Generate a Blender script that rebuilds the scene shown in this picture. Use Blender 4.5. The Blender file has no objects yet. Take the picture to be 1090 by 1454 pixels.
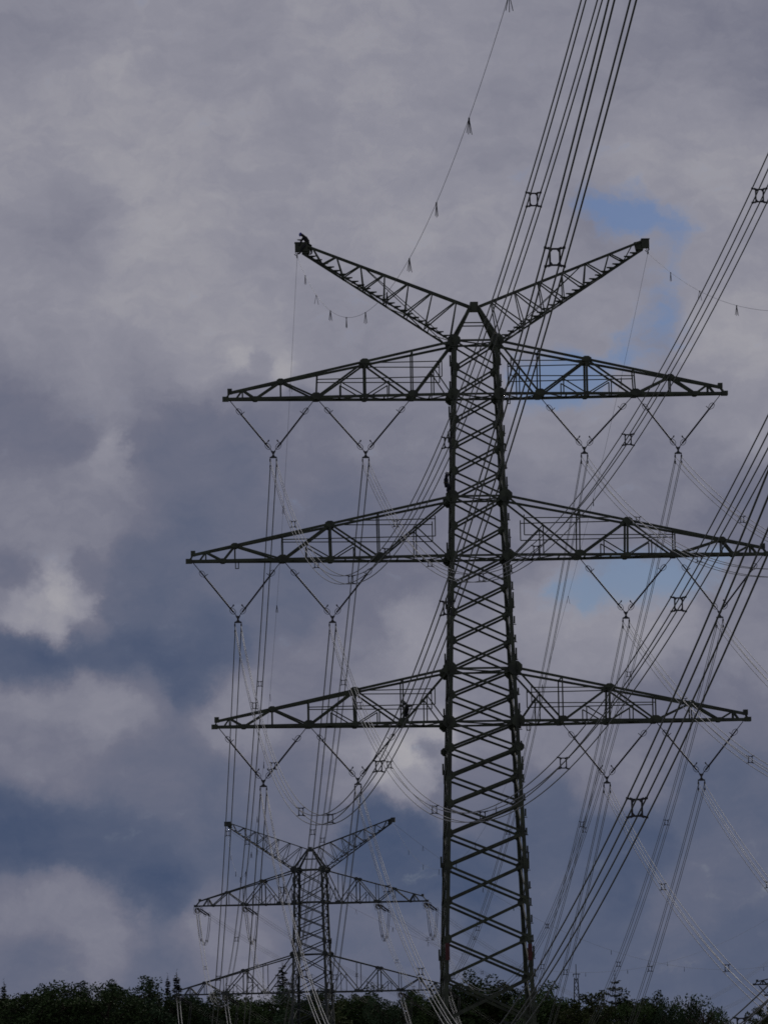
import bpy, math, random
from mathutils import Vector, Matrix, Euler

random.seed(7)
SC = bpy.context.scene
COL = SC.collection
rad = math.radians

# ------------------------------------------------------------------ camera
F = 8000.0          # focal length in photo pixels (photo 1090 x 1454)
S = 18.0            # photo pixels per metre at the near pylon
D = F / S           # distance of the near pylon
CAMZ = 1.7
YH = 1560.0         # row of the horizon
PITCH = math.atan((YH - 727.0) / F)
ROLL = rad(1.0)
cd = bpy.data.cameras.new("camera")
cam = bpy.data.objects.new("camera", cd)
COL.objects.link(cam)
cd.sensor_fit = 'VERTICAL'
cd.sensor_height = 36.0
cd.sensor_width = 36.0
cd.lens = F / 1454.0 * 36.0
cd.clip_start = 0.5
cd.clip_end = 30000
CM = Euler((math.pi / 2 + PITCH, 0, 0)).to_matrix() @ Matrix.Rotation(-ROLL, 3, 'Z')
cam.matrix_world = Matrix.Translation((0, 0, CAMZ)) @ CM.to_4x4()
SC.camera = cam

SC.cycles.filter_width = 1.7
SC.cycles.use_denoising = False
SC.cycles.use_adaptive_sampling = False

# ------------------------------------------------------------------ sun and exposure
SUN_EL, SUN_AZ = rad(31), rad(22)      # azimuth to the right of the view
sd = bpy.data.lights.new("sun", 'SUN')
sd.energy = 2.6
sd.angle = rad(5.0)
sd.color = (1.0, 0.95, 0.88)
sun = bpy.data.objects.new("sun", sd)
COL.objects.link(sun)
sv = Vector((math.sin(SUN_AZ) * math.cos(SUN_EL), math.cos(SUN_AZ) * math.cos(SUN_EL), math.sin(SUN_EL)))
sun.rotation_euler = sv.to_track_quat('Z', 'Y').to_euler()
SC.view_settings.view_transform = 'Standard'
SC.view_settings.look = 'None'
SC.view_settings.exposure = -0.6
SC.view_settings.gamma = 1.0
EXPO = 2 ** SC.view_settings.exposure


def derot(x, y):
    dx, dy = x - 545.0, y - 727.0
    c, s = math.cos(ROLL), math.sin(ROLL)
    return 545 + dx * c - dy * s, 727 + dy * c + dx * s


def rerot(x, y):
    dx, dy = x - 545.0, y - 727.0
    c, s = math.cos(ROLL), math.sin(ROLL)
    return 545 + dx * c + dy * s, 727 + dy * c - dx * s


def W(x, y, u):
    """point seen at photo pixel (x, y), u times as far as the near pylon"""
    d = CM @ Vector(((x - 545.0) / F, -(y - 727.0) / F, -1.0))
    k = u * D / d.y
    return Vector((d.x * k, d.y * k, d.z * k + CAMZ))


def proj(p):
    q = CM.transposed() @ (Vector(p) - Vector((0, 0, CAMZ)))
    return 545 + F * q.x / -q.z, 727 - F * q.y / -q.z


# ------------------------------------------------------------------ sky (world): daylight sky behind layered cloud
def srgb(r, g, b):
    def f(c):
        c /= 255.0
        return c / 12.92 if c <= 0.04045 else ((c + 0.055) / 1.055) ** 2.4
    return (f(r), f(g), f(b), 1.0)


wd = bpy.data.worlds.new("World")
SC.world = wd
wd.use_nodes = True
nt = wd.node_tree
nt.nodes.clear()
NN, LL = nt.nodes.new, nt.links.new


def wire_in(sock, v):
    if hasattr(v, 'is_output') or isinstance(v, bpy.types.NodeSocket):
        LL(v, sock)
    else:
        sock.default_value = v


def M(op, a, b=0.0, c=None, clamp=False):
    n = NN('ShaderNodeMath')
    n.operation = op
    n.use_clamp = clamp
    wire_in(n.inputs[0], a)
    wire_in(n.inputs[1], b)
    if c is not None:
        wire_in(n.inputs[2], c)
    return n.outputs[0]


def noise(vec, scale, detail=5.0, rough=0.55, col=False):
    n = NN('ShaderNodeTexNoise')
    n.inputs['Scale'].default_value = scale
    n.inputs['Detail'].default_value = detail
    n.inputs['Roughness'].default_value = rough
    LL(vec, n.inputs['Vector'])
    return n.outputs['Color' if col else 'Fac']


tc = NN('ShaderNodeTexCoord')
sep = NN('ShaderNodeSeparateXYZ')
LL(tc.outputs['Generated'], sep.inputs[0])
dy = M('MAXIMUM', M('ABSOLUTE', sep.outputs[1]), 0.08)
# plane coordinates over the direction of view, 1 unit = 1000 photo pixels
U0 = M('MULTIPLY_ADD', M('DIVIDE', sep.outputs[0], dy), F / 1000.0, 0.545)
V0 = M('MULTIPLY_ADD', M('DIVIDE', sep.outputs[2], dy), -F / 1000.0, YH / 1000.0)
cmb = NN('ShaderNodeCombineXYZ')
LL(U0, cmb.inputs[0])
LL(V0, cmb.inputs[1])
P0 = cmb.outputs[0]
# warp
wn = noise(P0, 6.5, 9.0, 0.66, True)
wv = NN('ShaderNodeVectorMath'); wv.operation = 'SUBTRACT'
LL(wn, wv.inputs[0]); wv.inputs[1].default_value = (0.5, 0.5, 0.5)
ws = NN('ShaderNodeVectorMath'); ws.operation = 'MULTIPLY'
LL(wv.outputs[0], ws.inputs[0]); ws.inputs[1].default_value = (0.135, 0.105, 0.0)
wa = NN('ShaderNodeVectorMath'); wa.operation = 'ADD'
LL(P0, wa.inputs[0]); LL(ws.outputs[0], wa.inputs[1])
PW = wa.outputs[0]


def gauss(vec, x, y, r):
    x, y = derot(x, y)
    d = NN('ShaderNodeVectorMath'); d.operation = 'DISTANCE'
    LL(vec, d.inputs[0]); d.inputs[1].default_value = (x / 1000.0, y / 1000.0, 0)
    q = M('MULTIPLY', d.outputs['Value'], d.outputs['Value'])
    return M('EXPONENT', M('MULTIPLY', q, -1.0 / (r * 0.86 / 1000.0) ** 2))


# (column, row, reach, brightness of the cloud there)
CLOUD = [
 (40, 20, 100, .66), (250, 40, 130, .72), (480, 60, 120, .78), (170, 130, 90, .86), (430, 150, 80, .72),
 (60, 170, 90, .78), (320, 240, 100, .78), (90, 335, 60, .62), (250, 290, 80, .82), (470, 260, 100, .76),
 (150, 420, 90, .80), (320, 420, 90, .78), (480, 470, 70, .66), (30, 440, 80, .74),
 (640, 40, 110, .74), (800, 60, 100, .68), (960, 40, 100, .62), (1070, 80, 70, .56), (1000, 190, 100, .78),
 (620, 300, 90, .79), (700, 200, 80, .70), (1040, 330, 70, .76), (760, 420, 60, .74), (830, 470, 60, .72),
 (1060, 470, 55, .82), (640, 420, 60, .74),
 (100, 500, 80, .70), (20, 560, 70, .46), (70, 620, 50, .44), (270, 500, 40, .78), (325, 508, 18, .90), (352, 515, 14, .66), (395, 522, 20, .90), (440, 520, 30, .76), (330, 560, 26, .60), (200, 560, 60, .60),
 (155, 632, 24, .80), (160, 670, 28, .70), (110, 690, 40, .62), (190, 720, 40, .56), (120, 740, 40, .62), (195, 620, 20, .48), (110, 620, 24, .46), (40, 740, 70, .60), (260, 630, 60, .42), (330, 700, 70, .36), (240, 770, 60, .33),
 (210, 860, 50, .26), (84, 828, 28, .88), (124, 850, 26, .80), (84, 882, 28, .84), (30, 876, 26, .80), (148, 885, 20, .56), (188, 850, 30, .34), (120, 805, 24, .44), (15, 795, 26, .36), (70, 775, 30, .58), (20, 925, 26, .14), (60, 940, 36, .0), (150, 915, 40, .14), (200, 935, 45, .05), (300, 920, 45, .16), (120, 968, 20, .6), (200, 970, 24, .5),
 (430, 650, 60, .50), (500, 730, 60, .36), (400, 850, 60, .34), (560, 640, 60, .58), (560, 780, 60, .46), (500, 900, 50, .52),
 (790, 600, 70, .70), (900, 690, 60, .56), (1060, 570, 60, .74), (1000, 660, 50, .60), (1060, 730, 50, .48), (760, 700, 60, .58),
 (680, 640, 60, .62), (680, 800, 60, .56), (585, 905, 36, .78), (630, 900, 50, .68), (800, 905, 60, .76), (930, 910, 50, .78), (1050, 880, 60, .60), (720, 1000, 70, .60),
 (60, 985, 36, .68), (150, 1000, 50, .70), (270, 975, 32, .14), (330, 1005, 44, .64), (80, 1060, 60, .54), (210, 1080, 60, .40),
 (40, 1190, 55, .05), (150, 1190, 50, .12), (280, 1160, 60, .30), (230, 1265, 45, .04), (330, 1230, 50, .20), (40, 1285, 40, .56), (100, 1275, 30, .58),
 (150, 1325, 55, .58), (320, 1320, 60, .54), (60, 1375, 50, .34), (230, 1385, 50, .32),
 (440, 980, 50, .52), (540, 1000, 45, .68), (578, 1065, 28, .90), (545, 1085, 22, .84), (615, 1030, 22, .84), (590, 1120, 26, .74), (510, 1085, 24, .70), (490, 1120, 24, .60), (430, 1150, 50, .40), (606, 1058, 14, .40),
 (560, 1220, 55, .05), (640, 1270, 55, .04), (480, 1330, 60, .34), (600, 1350, 50, .32), (700, 1130, 55, .44),
 (820, 1010, 70, .60), (860, 1080, 55, .55), (960, 980, 55, .46), (1050, 1010, 50, .50), (1030, 1130, 60, .26), (760, 1180, 60, .20),
 (880, 1230, 60, .08), (960, 1290, 55, .34), (1060, 1230, 60, .28), (790, 1300, 60, .24), (1040, 1350, 60, .20), (880, 1370, 60, .20), (740, 1390, 60, .22),
]
num = 0.012 * 0.6
den = 0.012
for (x, y, r, v) in CLOUD:
    g = gauss(PW, x, y, r)
    num = M('MULTIPLY_ADD', g, v, num)
    den = M('ADD', g, den)
B = M('DIVIDE', num, den)
stn = NN('ShaderNodeVectorMath'); stn.operation = 'MULTIPLY'
LL(PW, stn.inputs[0]); stn.inputs[1].default_value = (0.8, 1.25, 1.0)
n1 = noise(stn.outputs[0], 8.0, 9.0, 0.60)
n2 = noise(stn.outputs[0], 24.0, 8.0, 0.62)
B = M('ADD', B, M('MULTIPLY', M('SUBTRACT', n1, 0.5), 0.30))
B = M('ADD', B, M('MULTIPLY', M('SUBTRACT', n2, 0.5), 0.20))
ramp = NN('ShaderNodeValToRGB')
LL(B, ramp.inputs[0])
el = ramp.color_ramp.elements
el[0].position = 0.0; el[0].color = srgb(68, 81, 108)
el[1].position = 1.0; el[1].color = srgb(174, 172, 175)
for p, c in ((0.25, (89, 97, 119)), (0.5, (111, 113, 130)), (0.75, (140, 140, 152))):
    e = el.new(p); e.color = srgb(*c)
# gaps of clear sky
GAP = [(872, 300, 50, 1.0), (915, 305, 42, .7), (965, 335, 46, .75), (835, 285, 36, .5), (740, 250, 34, .2), (955, 400, 46, .40), (945, 468, 48, .75), (885, 495, 44, .5),
       (765, 525, 52, .95), (825, 530, 46, .7), (845, 832, 44, .95), (900, 826, 44, 1.0), (962, 815, 46, .9), (790, 845, 36, .55), (1030, 800, 40, .5), (1040, 690, 36, .4)]
gp = 0.0
for (x, y, r, v) in GAP:
    gp = M('MULTIPLY_ADD', gauss(PW, x, y, r), v, gp)
gp = M('ADD', gp, M('ADD', M('MULTIPLY', M('SUBTRACT', n1, 0.5), 1.5), M('MULTIPLY', M('SUBTRACT', n2, 0.5), 1.5)))
gmr = NN('ShaderNodeMapRange'); gmr.interpolation_type = 'SMOOTHSTEP'
LL(gp, gmr.inputs[0]); gmr.inputs[1].default_value = 0.20; gmr.inputs[2].default_value = 1.08; gmr.inputs[4].default_value = 0.9
gp = gmr.outputs[0]
sky = NN('ShaderNodeTexSky')
sky.sky_type = 'NISHITA'
sky.sun_disc = False
sky.sun_elevation = SUN_EL
sky.sun_rotation = SUN_AZ
sky.dust_density = 0.6
bgs = NN('ShaderNodeBackground'); bgs.inputs[1].default_value = 0.052
tint = NN('ShaderNodeVectorMath'); tint.operation = 'MULTIPLY'
LL(sky.outputs[0], tint.inputs[0]); tint.inputs[1].default_value = (.50, .64, 1.04)
LL(tint.outputs[0], bgs.inputs[0])
bgc = NN('ShaderNodeBackground'); bgc.inputs[1].default_value = 1.0 / EXPO
LL(ramp.outputs[0], bgc.inputs[0])
mix = NN('ShaderNodeMixShader')
LL(gp, mix.inputs[0]); LL(bgc.outputs[0], mix.inputs[1]); LL(bgs.outputs[0], mix.inputs[2])
out = NN('ShaderNodeOutputWorld')
LL(mix.outputs[0], out.inputs[0])
wd.cycles.sampling_method = 'MANUAL'
wd.cycles.sample_map_resolution = 512


# ------------------------------------------------------------------ materials
def mat(name, col, rough=0.7, metal=0.0, var=0.25, scale=3.0, col2=None, spec=0.5, bump=0.0, objrand=False):
    m = bpy.data.materials.new(name)
    m.use_nodes = True
    t = m.node_tree
    b = t.nodes['Principled BSDF']
    b.inputs['Roughness'].default_value = rough
    b.inputs['Metallic'].default_value = metal
    b.inputs['Specular IOR Level'].default_value = spec
    tcn = t.nodes.new('ShaderNodeTexCoord')
    nz = t.nodes.new('ShaderNodeTexNoise')
    nz.inputs['Scale'].default_value = scale
    nz.inputs['Detail'].default_value = 5
    t.links.new(tcn.outputs['Object'], nz.inputs['Vector'])
    r = t.nodes.new('ShaderNodeValToRGB')
    c2 = col2 or tuple(c * (1 - var) for c in col)
    r.color_ramp.elements[0].position = 0.38
    r.color_ramp.elements[1].position = 0.62
    r.color_ramp.elements[0].color = (*c2, 1)
    r.color_ramp.elements[1].color = (*col, 1)
    t.links.new(nz.outputs['Fac'], r.inputs[0])
    res = r.outputs[0]
    if objrand:
        oi = t.nodes.new('ShaderNodeObjectInfo')
        mr = t.nodes.new('ShaderNodeMapRange')
        mr.inputs[3].default_value = 0.6
        mr.inputs[4].default_value = 1.35
        t.links.new(oi.outputs['Random'], mr.inputs[0])
        mx = t.nodes.new('ShaderNodeVectorMath'); mx.operation = 'SCALE'
        t.links.new(res, mx.inputs[0]); t.links.new(mr.outputs[0], mx.inputs['Scale'])
        res = mx.outputs[0]
    t.links.new(res, b.inputs['Base Color'])
    if bump:
        bn = t.nodes.new('ShaderNodeBump'); bn.inputs['Strength'].default_value = bump
        t.links.new(nz.outputs['Fac'], bn.inputs['Height']); t.links.new(bn.outputs[0], b.inputs['Normal'])
    return m


PAINT = mat('green painted steel', (0.046, 0.058, 0.028), 0.5, 0.0, 0.6, 1.6)
PAINT2 = mat('weathered green steel', (0.050, 0.058, 0.042), 0.6, 0.0, 0.35, 1.3)
HAZEPAINT = mat('haze tinted green steel', (0.042, 0.050, 0.046), 0.7, 0.0, 0.25, 1.0)  # far steel: slight distance haze is mixed into the colour, greyer and bluer
ALU = mat('bare aluminium strand', (0.19, 0.195, 0.205), 0.62, 0.35, 0.1, 6.0)
FITTING = mat('galvanised fitting', (0.07, 0.07, 0.072), 0.7, 0.3, 0.3, 8.0)
SPACER = mat('dark spacer metal', (0.045, 0.045, 0.048), 0.55, 0.3, 0.3, 8.0)
PORCELAIN = mat('dark insulator rod', (0.040, 0.038, 0.040), 0.6, 0.0, 0.2, 4.0, spec=.2)
REDPLATE = mat('dark red plate', (0.09, 0.012, 0.012), 0.5, 0.0, 0.3, 5.0)
CONCRETE = mat('concrete', (0.32, 0.31, 0.28), 0.9, 0.0, 0.3, 2.0)
MARKER = mat('black marker strip', (0.03, 0.03, 0.032), 0.6)
BARK = mat('bark', (0.075, 0.055, 0.04), 0.9, 0.0, 0.4, 2.5)
LEAF = [mat('leaf a', (0.070, 0.108, 0.038), 0.9, 0, 0.45, 0.6, objrand=True, spec=.1),
        mat('leaf b', (0.085, 0.105, 0.036), 0.9, 0, 0.45, 0.6, objrand=True, spec=.1),
        mat('leaf c', (0.055, 0.090, 0.044), 0.9, 0, 0.45, 0.6, objrand=True, spec=.1)]
NEEDLE = mat('needles', (0.030, 0.048, 0.030), 0.7, 0, 0.4, 0.8, objrand=True, spec=.3)
GRASS = mat('grass', (0.032, 0.044, 0.018), 0.95, 0, 0.4, 0.08, (0.042, 0.042, 0.024))
CLOTH = mat('dark work clothes', (0.018, 0.019, 0.022), 0.9, 0, 0.3, 9)
CLOTH2 = mat('navy work clothes', (0.016, 0.019, 0.030), 0.9, 0, 0.3, 9)
BLUE = mat('blue helmet', (0.03, 0.04, 0.28), 0.4, 0, 0.1, 9)
GREY = mat('grey helmet', (0.20, 0.20, 0.21), 0.4, 0, 0.1, 9)
SKIN = mat('skin', (0.42, 0.24, 0.17), 0.6, 0, 0.1, 9)
JUMP = mat('weathered jumper strand', (0.035, 0.035, 0.038), 0.8, 0.1, 0.2, 6.0)
ROPE = mat('rope harness', (0.12, 0.10, 0.05), 0.8, 0, 0.2, 9)


# ------------------------------------------------------------------ mesh helpers
class MB:
    def __init__(s):
        s.v, s.f = [], []

    def quadbox(s, c8):
        n = len(s.v)
        s.v += [tuple(p) for p in c8]
        for q in ((0, 3, 2, 1), (4, 5, 6, 7), (0, 1, 5, 4), (1, 2, 6, 5), (2, 3, 7, 6), (3, 0, 4, 7)):
            s.f.append(tuple(n + i for i in q))

    def bar(s, p, q, w, h=None, up=(0, 0, 1), off=0.0):
        """rolled section as a box: w across, h along 'up', shifted by off along 'up'"""
        h = h or w
        p, q = Vector(p), Vector(q)
        d = q - p
        if d.length < 1e-6:
            return
        d.normalize()
        upv = Vector(up)
        a = d.cross(upv)
        if a.length < 1e-3:
            a = d.cross(Vector((0.3, 1, 0.1)))
        a.normalize()
        b = a.cross(d).normalized()
        o = b * off
        p, q = p + o, q + o
        A, Bv = a * (w / 2), b * (h / 2)
        s.quadbox([p - A - Bv, p + A - Bv, p + A + Bv, p - A + Bv, q - A - Bv, q + A - Bv, q + A + Bv, q - A + Bv])

    def box(s, c, dx, dy, dz):
        x, y, z = c
        dx, dy, dz = dx / 2, dy / 2, dz / 2
        s.quadbox([(x - dx, y - dy, z - dz), (x + dx, y - dy, z - dz), (x + dx, y + dy, z - dz), (x - dx, y + dy, z - dz),
                   (x - dx, y - dy, z + dz), (x + dx, y - dy, z + dz), (x + dx, y + dy, z + dz), (x - dx, y + dy, z + dz)])

    def plate(s, poly, nrm, t):
        """flat polygon given as 3D points, thickness t along nrm"""
        nrm = Vector(nrm).normalized() * (t / 2)
        n = len(s.v); k = len(poly)
        s.v += [tuple(Vector(p) - nrm) for p in poly] + [tuple(Vector(p) + nrm) for p in poly]
        s.f.append(tuple(n + i for i in reversed(range(k))))
        s.f.append(tuple(n + k + i for i in range(k)))
        for i in range(k):
            j = (i + 1) % k
            s.f.append((n + i, n + j, n + k + j, n + k + i))

    def tube(s, pts, r, seg=6, closed=False):
        pts = [Vector(p) for p in pts]
        n0 = len(s.v); K = len(pts)
        rr = r if isinstance(r, (list, tuple)) else [r] * K
        ref = None
        for i, p in enumerate(pts):
            if closed:
                d = pts[(i + 1) % K] - pts[i - 1]
            else:
                d = pts[min(i + 1, K - 1)] - pts[max(i - 1, 0)]
            d.normalize()
            if ref is None:
                ref = d.cross(Vector((0, 0, 1)))
                if ref.length < 1e-3:
                    ref = d.cross(Vector((1, 0, 0)))
            a = (ref - d * ref.dot(d)).normalized()
            ref = a
            b = d.cross(a)
            for k in range(seg):
                t = 2 * math.pi * k / seg
                s.v.append(tuple(p + (a * math.cos(t) + b * math.sin(t)) * rr[i]))
        for i in range(K if closed else K - 1):
            j = (i + 1) % K
            for k in range(seg):
                l = (k + 1) % seg
                s.f.append((n0 + i * seg + k, n0 + i * seg + l, n0 + j * seg + l, n0 + j * seg + k))
        if not closed:
            s.f.append(tuple(n0 + k for k in reversed(range(seg))))
            s.f.append(tuple(n0 + (K - 1) * seg + k for k in range(seg)))

    def build(s, name, m, parent=None, origin=None, smooth=False):
        me = bpy.data.meshes.new(name)
        if origin is not None:
            o = Vector(origin)
            vv = [tuple(Vector(p) - o) for p in s.v]
        else:
            vv = s.v
        me.from_pydata(vv, [], s.f)
        me.update()
        me.materials.append(m)
        if smooth:
            me.polygons.foreach_set('use_smooth', [True] * len(me.polygons))
        ob = bpy.data.objects.new(name, me)
        COL.objects.link(ob)
        if parent is not None:
            ob.parent = parent
        elif origin is not None:
            ob.location = origin
        return ob


def tag(o, label, cat, group=None):
    o['label'] = label
    o['category'] = cat
    if group:
        o['group'] = group
    return o


def empty(name, loc, label, cat, group=None, rz=0.0):
    o = bpy.data.objects.new(name, None)
    o.empty_display_size = 0.5
    COL.objects.link(o)
    o.location = loc
    o.rotation_euler = (0, 0, rz)
    return tag(o, label, cat, group)


# ------------------------------------------------------------------ ground
def sstep(a, b, t):
    t = min(1, max(0, (t - a) / (b - a)))
    return t * t * (3 - 2 * t)


def ground_z(x, y):
    u = y / D
    z = -9 * sstep(0.0, 0.4, u) - 3 * sstep(.4, 1.0, u) - 17 * sstep(1.05, 1.6, u) + 26.5 * sstep(1.86, 2.12, u)
    z += 0.5 * math.sin(x * 0.021 + 1.0) * math.sin(y * 0.013) * sstep(0, .3, abs(u))
    return z


gx = [-9000, -5000, -2500, -1200, -700] + [-500 + 25 * i for i in range(41)] + [700, 1200, 2500, 5000, 9000]
gy = [-3000, -1000, -300] + [-100 + 20 * i for i in range(70)] + [1500, 1900, 2600, 4000, 7000, 12000, 18000]
g = MB()
for y in gy:
    for x in gx:
        g.v.append((x, y, ground_z(x, y)))
nx = len(gx)
for j in range(len(gy) - 1):
    for i in range(nx - 1):
        g.f.append((j * nx + i, j * nx + i + 1, (j + 1) * nx + i + 1, (j + 1) * nx + i))
gr = g.build('ground', GRASS, smooth=True)
gr['kind'] = 'structure'


# ------------------------------------------------------------------ lattice pylons
def lerp(a, b, t):
    return a + (b - a) * t


def interp(tab, z):
    tab = sorted(tab)
    if z <= tab[0][0]:
        (z0, a), (z1, b) = tab[0], tab[1]
    elif z >= tab[-1][0]:
        return tab[-1][1]
    else:
        for i in range(len(tab) - 1):
            if tab[i][0] <= z <= tab[i + 1][0]:
                (z0, a), (z1, b) = tab[i], tab[i + 1]
                break
    return a + (b - a) * (z - z0) / (z1 - z0)


def ngon(cx, cz, y, r, rz=None, k=8, rot=0.39):
    rz = rz or r
    return [Vector((cx + r * math.cos(rot + 2 * math.pi * i / k), y, cz + rz * math.sin(rot + 2 * math.pi * i / k))) for i in range(k)]


def crossarm(root, sp, a, sx, paint, detail):
    """one side of a crossarm; sx = +1 right, -1 left"""
    zb, zt = a['zb'], a['zt']
    hb, ht = interp(sp['hw'], zb), interp(sp['hw'], zt)
    tip = a['tip']
    k = sp['k']
    xb = [hb] + a['b'] + [tip]
    xt = [ht] + a['t'] + [a['tt']]
    tipz = zb + a['tiph']

    def dep(x):
        return lerp(hb, 0.22, (x - hb) / (tip - hb))

    def top(x, f):
        z = lerp(zt, tipz, (x - ht) / (a['tt'] - ht))
        dd = lerp(ht, 0.22, (x - ht) / (a['tt'] - ht))
        return Vector((sx * x, f * dd, z))

    def bot(x, f):
        return Vector((sx * x, f * dep(x), zb))
    ch, wb, hr, gp = MB(), MB(), {-1: MB(), 1: MB()}, []
    c, w2 = 0.185 * k, 0.145 * k
    for f in (-1, 1):
        ch.bar(top(ht, f), top(a['tt'], f), c, c)
        ch.bar(bot(hb, f), bot(tip, f), c * 1.15, c * 1.15)
        up = (0, f, 0)
        b0, b1, b2, b3 = a['b']
        t0, t1, t2, t3, t4 = a['t']
        dia = [(top(ht, f), bot(b0, f)), (bot(b0, f), top(t1, f)), (top(t1, f), bot(b2, f)), (bot(b2, f), top(t3, f)),
               (top(t3, f), bot(b3, f)) if a['mid'] else (top(t3, f), bot(lerp(b2, b3, .55), f)), (bot(b3, f), top(t4, f))]
        if not a['mid']:
            dia += [(bot(b3, f), top(t3, f))]
            dia[4] = (top(t3, f), bot(b2, f))
            dia[3] = (bot(b2, f), top(t2, f))
        for p, q in dia:
            wb.bar(p, q, w2, w2, up)
        for p, q in ((top(t0, f), bot(b0, f)), (top(t1, f), bot(b1, f)), (top(t2, f), bot(b2, f)), (top(t3, f), bot(t3, f)), (top(t4, f), bot(t4, f)), (top(a['tt'], f), bot(tip, f))):
            wb.bar(p, q, w2 * (1.2 if p == top(t1, f) else .72), w2 * .7, up, off=0.06 * k)
        wb.bar(top(t4, f), bot(lerp(b3, t4, .35) if not a['mid'] else lerp(t4, tip, .4), f), w2 * .8, w2 * .8, up)
        # sub-struts
        s_ = w2 * .62
        for (x0, z0, x1) in ((lerp(b0, t1, .5), None, b1), (lerp(t1, b2, .5), None, b1)):
            pm = bot(x0, f)
            zz = lerp(zb, top(t1, f).z, .42)
            pm = Vector((sx * x0, f * (dep(x0)), zz))
            wb.bar(pm, bot(x0, f), s_, s_, up, off=.1 * k)
            wb.bar(pm, bot(x1, f), s_, s_, up, off=.1 * k)
        x0 = lerp(ht, b0, .5)
        pm = Vector((sx * x0, f * dep(x0), lerp(zb, zt, .5)))
        wb.bar(pm, bot(x0, f), s_, s_, up, off=.1 * k)
        wb.bar(pm, bot(lerp(hb, x0, .12), f), s_, s_, up, off=.1 * k)
        # hand rails
        if detail:
            zr2 = lerp(zb, zt, .62); zr1 = lerp(zb, zt, .33)
            xr = lerp(hb, b0, a['rail0'])
            for zr in (zr1, zr2):
                xe = ht + (zt - zr) / (zt - tipz) * (a['tt'] - ht) - .3
                yy = f * 1.0

                def rp(x):
                    return Vector((sx * x, f * (dep(x) + .10), zr))
                hr[f].bar(rp(xr), rp(min(xe, t2)), .075, .075, (0, 1, 0))
            hr[f].bar((sx * xr, f * (dep(xr) + .10), zr1), (sx * xr, f * (dep(xr) + .10), zr2 + .25), .08, .08, (0, 1, 0))
            for t_ in (.33, .66):
                xx = lerp(b0, t1, t_)
        # gussets
        for (x, y, z, r) in ((sx * b0, f * (dep(b0) + .14), zb + .12, .44), (sx * b2, f * (dep(b2) + .14), zb + .1, .46),
                             (sx * t1, top(t1, f).y + f * .14, top(t1, f).z, .42), (sx * t3, top(t3, f).y + f * .14, top(t3, f).z, .34),
                             (sx * b3, f * (dep(b3) + .14), zb, .30), (sx * b1, f * (dep(b1) + .14), zb, .3)):
            gp.append(ngon(x, z, y, r * k, r * k * .62))
    # plan bracing between the front and back chords
    xs = [hb] + [lerp(hb, tip, i / 10) for i in range(1, 10)] + [tip - .3]
    for i in range(len(xs) - 1):
        f = 1 if i % 2 else -1
        wb.bar(bot(xs[i], f) + Vector((0, 0, .02)), bot(xs[i + 1], -f) + Vector((0, 0, .02)), w2 * .7, w2 * .5)
        wb.bar(bot(xs[i + 1], -1), bot(xs[i + 1], 1), w2 * .7, w2 * .5, off=.07 * k)
    for x in (t0, t1, t2, t3):
        wb.bar(top(x, -1), top(x, 1), w2 * .6, w2 * .6)
    ch.box((sx * tip, 0, zb + .02), .5 * k, .75 * k, .34 * k)
    ch.box((sx * (a['tt']), 0, tipz + .12), .36 * k, .55 * k, .42 * k)
    arm = ch.build('crossarm', paint, root)
    wb.build('web_bracing', paint, arm)
    for poly in gp:
        mb = MB()
        mb.plate(poly, (0, 1, 0), .05)
        mb.build('gusset_plate', paint, arm)
    if detail:
        for f in (-1, 1):
            hr[f].build('handrail', paint, arm)
    return arm


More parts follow.
